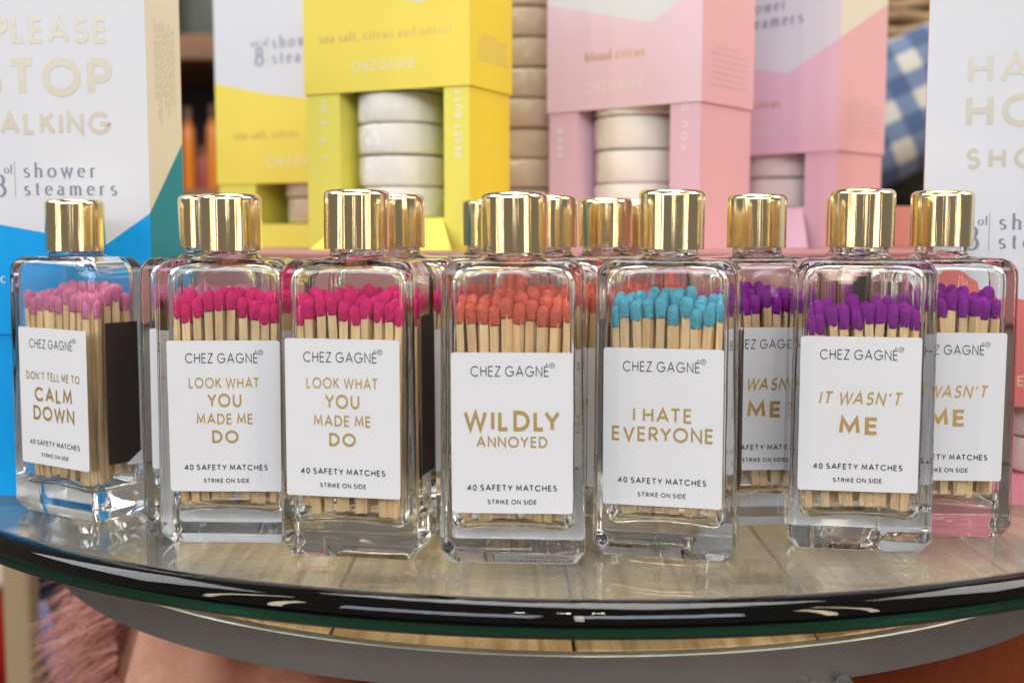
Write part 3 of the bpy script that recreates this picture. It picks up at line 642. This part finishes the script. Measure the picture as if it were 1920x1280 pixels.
def p4(mb):
    a, z1 = f(1283, 196); _, z2 = f(1283, 281); textline(mb, 'YOU D', 3.8, a + 1.8, (z1 + z2) / 2, z1 - z2, .17, rot=90, off=.8)
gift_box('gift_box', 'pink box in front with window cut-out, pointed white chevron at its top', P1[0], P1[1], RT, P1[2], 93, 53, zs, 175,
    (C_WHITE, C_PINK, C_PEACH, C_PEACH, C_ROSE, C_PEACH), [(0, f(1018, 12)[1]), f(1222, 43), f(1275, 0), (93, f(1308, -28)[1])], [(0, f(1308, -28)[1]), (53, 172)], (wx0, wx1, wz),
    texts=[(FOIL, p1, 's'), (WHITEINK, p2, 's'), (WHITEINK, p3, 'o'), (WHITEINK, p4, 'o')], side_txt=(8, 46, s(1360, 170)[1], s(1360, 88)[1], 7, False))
pucks(*loc2(*P1[:2], P1[2], (wx0 + wx1) / 2 - 5, 26), RT + wz + .1, 24, 17.0, 5, WRAP, 'cellophane wrapped white disc in the front pink box, %s', 'steamer discs in the front pink box')
P2 = (170.5 - 92 * .695, 620 + 92 * .719, -46)
f = lambda a, b: (lambda q: (q[0], q[1] - RT))(fpix(a, b, *P2)); s = lambda a, b: (lambda q: (q[0], q[1] - RT))(spix(a, b, *P2, 92))
zs = f(1560, 283)[1]; wx1 = f(1507, 340)[0]; wx0 = wx1 - 58; wz = f(1470, 388)[1]
def q1(mb):
    a, z = f(1505, 42); b, z2 = f(1360, 60)
    textline(mb, 'steamers', 6.6, f(1290, 60)[0], z - .2, None, .20, SERIF, align='l', off=-.08, track=.3) if False else None
    xe = a
    textline(mb, 'steamers', 6.4, xe - 19.5, z, 39, .20, SERIF, off=-.08, track=.3)
    textline(mb, 'shower', 6.4, f(1474, 20)[0] - 14.5, z + 8.2, 29, .20, SERIF, off=-.08, track=.3)
def q2(mb): a, z = f(1462, 200); textline(mb, 'blood citrus', 4.4, a - 18, z, 36, .22, SERIF, off=-.1)
def q3(mb): a, z = f(1460, 255); textline(mb, 'CHEZ GAGNÉ', 4.6, a - 18, z, 36, .10, off=-.1)
gift_box('gift_box', 'pink box behind, white chevron printed shower steamers, beside the checked cloth', P2[0], P2[1], RT, P2[2], 92, 48, zs, 190,
    (C_WHITE, C_ROSE, C_CREAM, C_PEACH, C_ROSE, C_PEACH), [(0, f(1380, 125)[1]), f(1412, 131), f(1478, 138), (92, f(1567, 72)[1])], [(0, f(1567, 72)[1]), (48, s(1655, 5)[1])], (wx0, wx1, wz),
    texts=[(SLATE, q1, 's'), (FOIL, q2, 's'), (WHITEINK, q3, 's')], side_txt=(7, 42, s(1610, 262)[1], s(1610, 186)[1], 8, False), flap=True)
pucks(*loc2(*P2[:2], P2[2], (wx0 + wx1) / 2, 25), RT + wz + .1, 21, 16.5, 3, WRAP, 'shiny wrapped disc in the rear pink box, %s', 'steamer discs in the rear pink box')
pucks(9, 668, RT, 24, 16.3, 9, WRAPT, 'tan wrapped disc in the loose stack between yellow and pink boxes, %s', 'loose stack of steamer discs')
# --- white and coral box on the glass, right
B2 = (161, 462, -19)
f = lambda a, b: fpix(a, b, *B2)
zs = f(1900, 762)[1]; wx0 = f(1868, 830)[0]; wz = f(1900, 893)[1]
def r1(mb):
    for tx, y0, y1_, x1, wd, wt in (('HANDS', 100, 158, 1820, None, .17), ('HOLD', 178, 241, 1816, None, .19), ('SHORT', 278, 318, 1814, None, .19)):
        pass
def r1(mb):
    for tx, y0, y1_, x1, wt, tr in (('HA', 101, 158, 1822, .17, .22), ('HO', 178, 241, 1818, .19, .22), ('SHO', 279, 318, 1815, .19, .34)):
        a, zt = f(x1, y0); _, zb_ = f(x1, y1_); textline(mb, tx, zt - zb_, a, zb_, None, wt, align='l', off=-.1, track=tr)
def r2(mb): x, z = f(1873, 466); steam_txt(mb, x, z, 6.0); setof(mb, x, z, 6.0)
def r3(mb):
    a, z = f(1866, 722); textline(mb, 'CHEZ GAGNÉ', 4.0, a, z, None, .10, align='l', off=-.1)
wave = [(0, f(1727, 560)[1])] + [f(a, b) for a, b in ((1745, 528), (1765, 510), (1785, 508), (1805, 513), (1830, 525), (1860, 545), (1890, 556), (1920, 562), (1960, 560))] + [(100, f(1960, 560)[1])]
gift_box('gift_box', 'tall white box with coral wave and gold letters cut off by the photo\'s right edge', B2[0], B2[1], .02, B2[2], 100, 46, zs, 215,
    (C_WHITE, C_CORAL, C_CORAL, C_CORAL, C_HPINK, C_HPINK), wave, [(0, 100), (46, 101)], (wx0, 88, wz),
    texts=[(FOILW, r1, 's'), (SLATE, r2, 's'), (WHITEINK, r3, 's')])
pucks(*loc2(*B2[:2], B2[2], (wx0 + 88) / 2 - 6, 24.5), .02 + wz + .1, 21, 14.2, 3, WRAP, 'wrapped cream disc in the white and coral box, %s', 'steamer discs in the coral box')

# ------------------------------------------------------------------ background, out of focus
mb = MB(); mb.box(-3000, 3000, -2500, 4000, -760, -740)
tag(link('floor', mb.mesh('floor', mat('dark_floor', (.05, .045, .05), .6, vary=(3, .3, u3)))), kind='structure')
def P(px, py, y):   # photo pixel -> place at depth y (mm)
    p = math.atan(200 / 2200); cp, sp = math.cos(p), math.sin(p); u = (px - 960) / 2200; v = -(py - 640) / 2200
    r = Vector((u, cp + v * sp, -sp + v * cp)); r *= y / r.y; return r.x, y, r.z + 105
DW = wood('dark_wood', (.20, .09, .035), (.10, .04, .015), (.06, 1, 1), 30)
sh = link('display_shelf', None, loc=(-560, 1700, -740)); tag(sh, 'dark wooden shop shelf out of focus, seen between the blue and yellow boxes', 'shelf')
def local(o, x, y, z): return x - o.location.x / K, y - o.location.y / K, z - o.location.z / K
def lb(o, nm, x0, x1, y0, y1, z0, z1, m):
    a = local(o, x0, y0, z0); b = local(o, x1, y1, z1); mb = MB(); mb.box(a[0], b[0], a[1], b[1], a[2], b[2]); return bevel(link(nm, mb.mesh(nm, m), o), 3)
SHD = mat('shelf_back', (.02, .018, .035), .7)
lb(sh, 'back_panel', -900, -150, 1900, 1915, -700, 900, SHD)
for x in (-905, -158): lb(sh, 'side_panel', x, x + 14, 1600, 1898, -740, 900, DW)
zz = [P(370, 110, 1600)[2], P(370, 400, 1600)[2], P(370, 720, 1600)[2]]
for z in zz: lb(sh, 'shelf_board', -888, -160, 1600, 1897, z - 2, z + 32, DW)
JR = {'o': mat('orange_jar', (.75, .23, .02), .25, coat=.5), 'g': mat('grey_jar', (.3, .3, .32), .4), 'r': mat('rust_jar', (.30, .07, .06), .35), 'b': mat('steel_blue_jar', (.14, .17, .25), .35), 'w': mat('pale_jar', (.05, .055, .045), .5)}
def jar(x, y, z, r, h, k, label):
    mb = MB(); mb.lathe([(r * .8, 0), (r, 4), (r, h * .68), (r * .9, h * .76), (r * .5, h * .8), (r * .5, h * .84)], 24); o = link('jar', mb.mesh('jar', JR[k], True, 50), loc=(x, y, z))
    mb = MB(); mb.lathe([(r * .58, h * .845), (r * .6, h * .87), (r * .6, h * .98), (r * .5, h)], 24); link('lid', mb.mesh('lid', DW, True, 50), o)
    tag(o, label, 'jar')
z2 = zz[1] + 32.3; z1 = zz[0] + 32.3
for px, k, h, nm in ((322, 'b', 90, 'blurred steel blue jar on the shelf, leftmost'), (352, 'o', 118, 'blurred orange jar on the shelf beside the cream box side'), (378, 'r', 62, 'short rust coloured jar between the orange jars'), (398, 'o', 122, 'blurred orange jar next to the rear yellow box'), (426, 'g', 96, 'blurred grey jar on the shelf behind the rear yellow box')):
    x, y, _ = P(px, 200, 1680); jar(x, y, z2, 9 if k != 'g' else 14, h, k, nm)
x, y, _ = P(392, 30, 1690); jar(x, y, z1, 46, 88, 'w', 'pale grey round jar on the top shelf board, out of focus')
# basket, checked cushion, black bag, brown table at the right
bx = link('wicker_basket', None, loc=P(1730, 150, 1250)); bx.location = [c for c in bx.location]
tag(bx, 'tan wicker basket out of focus above the checked cushion', 'basket')
WK = mat('wicker', (.30, .19, .09), .6, bump=(150, 1, u3, .004), vary=(60, .35, u3))
mb = MB(); H = 30
for k in range(9):
    tube(mb, [(math.cos(a) * (120 + k * 2), math.sin(a) * 70, k * 13 + 3 * math.sin(a * 12 + k * 3.14)) for a in [i * 2 * math.pi / 48 for i in range(49)]], 7, 8)
link('weave', mb.mesh('weave', WK, True), bx)
mb = MB(); mb.lathe([(90, -8), (116, 0), (128, 110), (120, 110), (108, 4)], 40); mb.v = [(a, b * .55, c) for a, b, c in mb.v]; link('lining', mb.mesh('lining', DW, True), bx)
def gingham():
    m = mat('blue_check', (.1, .2, .5), .8); nt = m.node_tree; b = nt.nodes['Principled BSDF']
    tc = nt.nodes.new('ShaderNodeTexCoord'); sp_ = nt.nodes.new('ShaderNodeSeparateXYZ'); nt.links.new(tc.outputs['Object'], sp_.inputs[0]); outs = []
    for ax in ('X', 'Z'):
        a = nt.nodes.new('ShaderNodeMath'); a.operation = 'MULTIPLY'; a.inputs[1].default_value = 2 * math.pi / .036; nt.links.new(sp_.outputs[ax], a.inputs[0])
        c = nt.nodes.new('ShaderNodeMath'); c.operation = 'SINE'; nt.links.new(a.outputs[0], c.inputs[0])
        g = nt.nodes.new('ShaderNodeMapRange'); g.inputs[1].default_value = -.25; g.inputs[2].default_value = .25; nt.links.new(c.outputs[0], g.inputs[0]); outs.append(g)
    ad = nt.nodes.new('ShaderNodeMath'); ad.operation = 'ADD'; nt.links.new(outs[0].outputs[0], ad.inputs[0]); nt.links.new(outs[1].outputs[0], ad.inputs[1])
    r = nt.nodes.new('ShaderNodeValToRGB'); e = r.color_ramp.elements; e[0].color = (.48, .46, .40, 1); e[0].position = .1; e[1].color = (.05, .085, .18, 1); e[1].position = .95
    n = e.new(.5); n.color = (.12, .17, .27, 1)
    hv = nt.nodes.new('ShaderNodeMath'); hv.operation = 'MULTIPLY'; hv.inputs[1].default_value = .5; nt.links.new(ad.outputs[0], hv.inputs[0])
    nt.links.new(hv.outputs[0], r.inputs[0]); nt.links.new(r.outputs[0], b.inputs['Base Color']); return m
mb = MB(); n = 14; rs = []
def pillow(mb, hx, hz, th, n=18):
    def g(u, v, sg):
        a = max(0, (1 - u ** 4) * (1 - v ** 4)); x = u * hx * (1 - .06 * (1 - v * v)); z = v * hz * (1 - .06 * (1 - u * u)); return (x, sg * th * a ** .5, z)
    for sg in (-1, 1):
        k = len(mb.v); mb.v += [g(-1 + 2 * i / n, -1 + 2 * j / n, sg) for j in range(n + 1) for i in range(n + 1)]
        for j in range(n):
            for i in range(n):
                q = (k + j * (n + 1) + i, k + j * (n + 1) + i + 1, k + (j + 1) * (n + 1) + i + 1, k + (j + 1) * (n + 1) + i); mb.f.append(q if sg < 0 else q[::-1]); mb.m.append(0)
pillow(mb, 94, 66, 36)
o = link('cushion', mb.mesh('cushion', gingham(), True), loc=P(1738, 178, 1100), rot=(R(-12), R(-24), R(-8))); tag(o, 'blue and cream checked cushion out of focus beside the right box', 'cushion')
mb = MB(); pillow(mb, 60, 45, 25)
x, y, z = P(1700, 312, 1180); o = link('bag', mb.mesh('bag', mat('black_bag', (.012, .012, .01), .7), True), loc=(x, y, z), rot=(0, R(35), 0)); tag(o, 'black bag under the checked cushion, out of focus', 'bag')
x, y, z = P(1700, 470, 1150); z_top = z
tb_ = link('wooden_table', None, loc=(x, 1150, -740)); tag(tb_, 'brown wooden table far behind at the right, out of focus', 'table')
lb(tb_, 'tabletop', x - 60, x + 400, 1000, 1400, z + 10, z + 36, wood('brown_wood', (.30, .14, .05), (.18, .07, .025), (.06, 1, 1), 30))
lb(tb_, 'back_board', x - 60, x + 400, 1380, 1400, z + 36, z + 260, DW)
for dx in (-50, 370): lb(tb_, 'leg', x + dx, x + dx + 24, 1010, 1034, -740, z + 9.7, DW)
# below the table
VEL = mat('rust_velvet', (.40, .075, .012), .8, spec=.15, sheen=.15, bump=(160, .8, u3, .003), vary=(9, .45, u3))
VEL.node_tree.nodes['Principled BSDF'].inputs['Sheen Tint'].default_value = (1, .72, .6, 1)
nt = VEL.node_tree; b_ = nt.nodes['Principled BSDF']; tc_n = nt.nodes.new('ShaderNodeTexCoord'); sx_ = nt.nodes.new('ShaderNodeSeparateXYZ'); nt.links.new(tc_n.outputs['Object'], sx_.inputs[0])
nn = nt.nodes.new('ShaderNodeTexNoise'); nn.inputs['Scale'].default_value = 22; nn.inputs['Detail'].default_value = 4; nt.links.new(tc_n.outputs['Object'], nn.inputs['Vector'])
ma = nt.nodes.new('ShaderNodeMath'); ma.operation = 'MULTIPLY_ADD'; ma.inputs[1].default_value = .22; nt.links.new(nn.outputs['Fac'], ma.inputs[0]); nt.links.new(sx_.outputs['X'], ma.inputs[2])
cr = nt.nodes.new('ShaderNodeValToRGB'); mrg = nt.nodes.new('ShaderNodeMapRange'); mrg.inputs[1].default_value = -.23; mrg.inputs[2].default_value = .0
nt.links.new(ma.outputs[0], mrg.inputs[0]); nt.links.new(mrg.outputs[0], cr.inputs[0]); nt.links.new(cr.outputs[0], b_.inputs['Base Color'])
e_ = cr.color_ramp.elements; e_[0].color = (.80, .42, .30, 1); e_[0].position = .25; e_[1].color = (.17, .030, .007, 1); e_[1].position = .95  # lit left side painted into the velvet: pale pink fading to dark rust
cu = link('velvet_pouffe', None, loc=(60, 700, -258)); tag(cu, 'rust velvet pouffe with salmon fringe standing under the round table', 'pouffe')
mb = MB(); rs = []
for z, k in ((-481, .86), (-400, .95), (-300, 1.02), (-150, 1.08), (0, 1.05), (120, .99), (175, .93), (195, .85), (203, .6), (205, .2)):
    ring = []
    for i in range(120):
        a = 2 * math.pi * i / 120; wv = 1 + .012 * math.sin(a * 23 + z * .012 + 2 * math.sin(a * 3)) + .03 * noise.noise(Vector((math.cos(a) * 3, math.sin(a) * 3, z * .01)))
        ring.append((292 * k * wv * math.cos(a), 235 * k * wv * math.sin(a), z))
    rs.append(ring)
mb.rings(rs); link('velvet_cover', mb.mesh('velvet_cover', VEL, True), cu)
FR = mat('salmon_fringe', (.64, .30, .25), .8, sheen=.1, vary=(40, .3, u3))
mb = MB(); rnd = random.Random(5)
for i in range(2800):
    a = R(rnd.uniform(160, 204)); z0 = rnd.uniform(-60, 175); r0 = 288
    x0, y0 = r0 * math.cos(a) * 1.02, 232 * math.sin(a) * 1.02
    if not (math.degrees(a) < 222): continue
    L = rnd.uniform(22, 50); dx, dy = -1, rnd.uniform(-.25, .35); dz = rnd.uniform(-.75, -.15); pts = []
    for t in range(4):
        q = t / 3; pts.append((x0 + dx * L * q, y0 + dy * L * q, z0 + dz * L * q * (1 + q * .6)))
    wv = rnd.uniform(.35, .9)
    k = len(mb.v)
    for t, p in enumerate(pts):
        ww = wv * (1.1 - t * .3); mb.v += [(p[0], p[1] - ww, p[2]), (p[0], p[1], p[2] + ww), (p[0], p[1] + ww, p[2] - ww)]
    for t in range(3):
        for e in range(3): mb.f.append((k + t * 3 + e, k + t * 3 + (e + 1) % 3, k + t * 3 + 3 + (e + 1) % 3, k + t * 3 + 3 + e)); mb.m.append(0)
tag(link('fringe', mb.mesh('fringe', FR), cu), kind='stuff')
x, y, z = P(42, 1180, 900)
mb = MB(); mb.box(-11, 11, -11, 11, -740 - z, 70)
o = bevel(link('upright_post', mb.mesh('upright_post', mat('cream_paint', (.42, .31, .18), .6)), loc=(x, y, z)), 4); tag(o, 'blurred cream wooden post at the lower left below the table', 'post')
x, y, z = P(-6, 1160, 1000); mb = MB(); mb.lathe([(14, -60), (24, -40), (28, 0), (26, 30), (18, 44)], 28)
o = link('red_lantern', mb.mesh('red_lantern', mat('red_lacquer', (.45, .01, .008), .5), True, 50), loc=(x, y, z)); tag(o, 'blurred red rounded thing cut by the left edge below the table', 'ornament')
x, y, z = P(0, 1060, 980); mb = MB(); pillow(mb, 30, 20, 20)
o = link('cream_pouch', mb.mesh('cream_pouch', mat('cream_cloth', (.72, .66, .52), .7), True), loc=(x, y, z)); tag(o, 'blurred cream rounded pouch at the left edge just under the glass', 'pouch')
x, y, z = P(100, 1215, 1000); mb = MB(); tube(mb, [(-14, 0, 40), (-6, 0, 15), (4, 0, -15), (16, 0, -40)], 9, 12)
o = link('scarf', mb.mesh('scarf', mat('lilac_cloth', (.16, .16, .34), .8), True), loc=(x, y, z)); tag(o, 'dim lilac blue cloth seen behind the salmon fringe', 'scarf')

cx_b, _, cz_b = P(1730, 150, 1250)
mb = MB(); mb.box(cx_b - 112, cx_b + 130, 1215, 1330, z_top + 36.3, cz_b - 8.2)
tag(bevel(link('wooden_crate', mb.mesh('wooden_crate', DW)), 3), 'brown wooden crate under the wicker basket, out of focus', 'crate')
mb = MB(); mb.box(-530, -382, 950, 1070, -739.8, -284)
tag(bevel(link('low_cabinet', mb.mesh('low_cabinet', SHD)), 3), 'very dark cabinet at the lower left behind the cream post', 'cabinet')
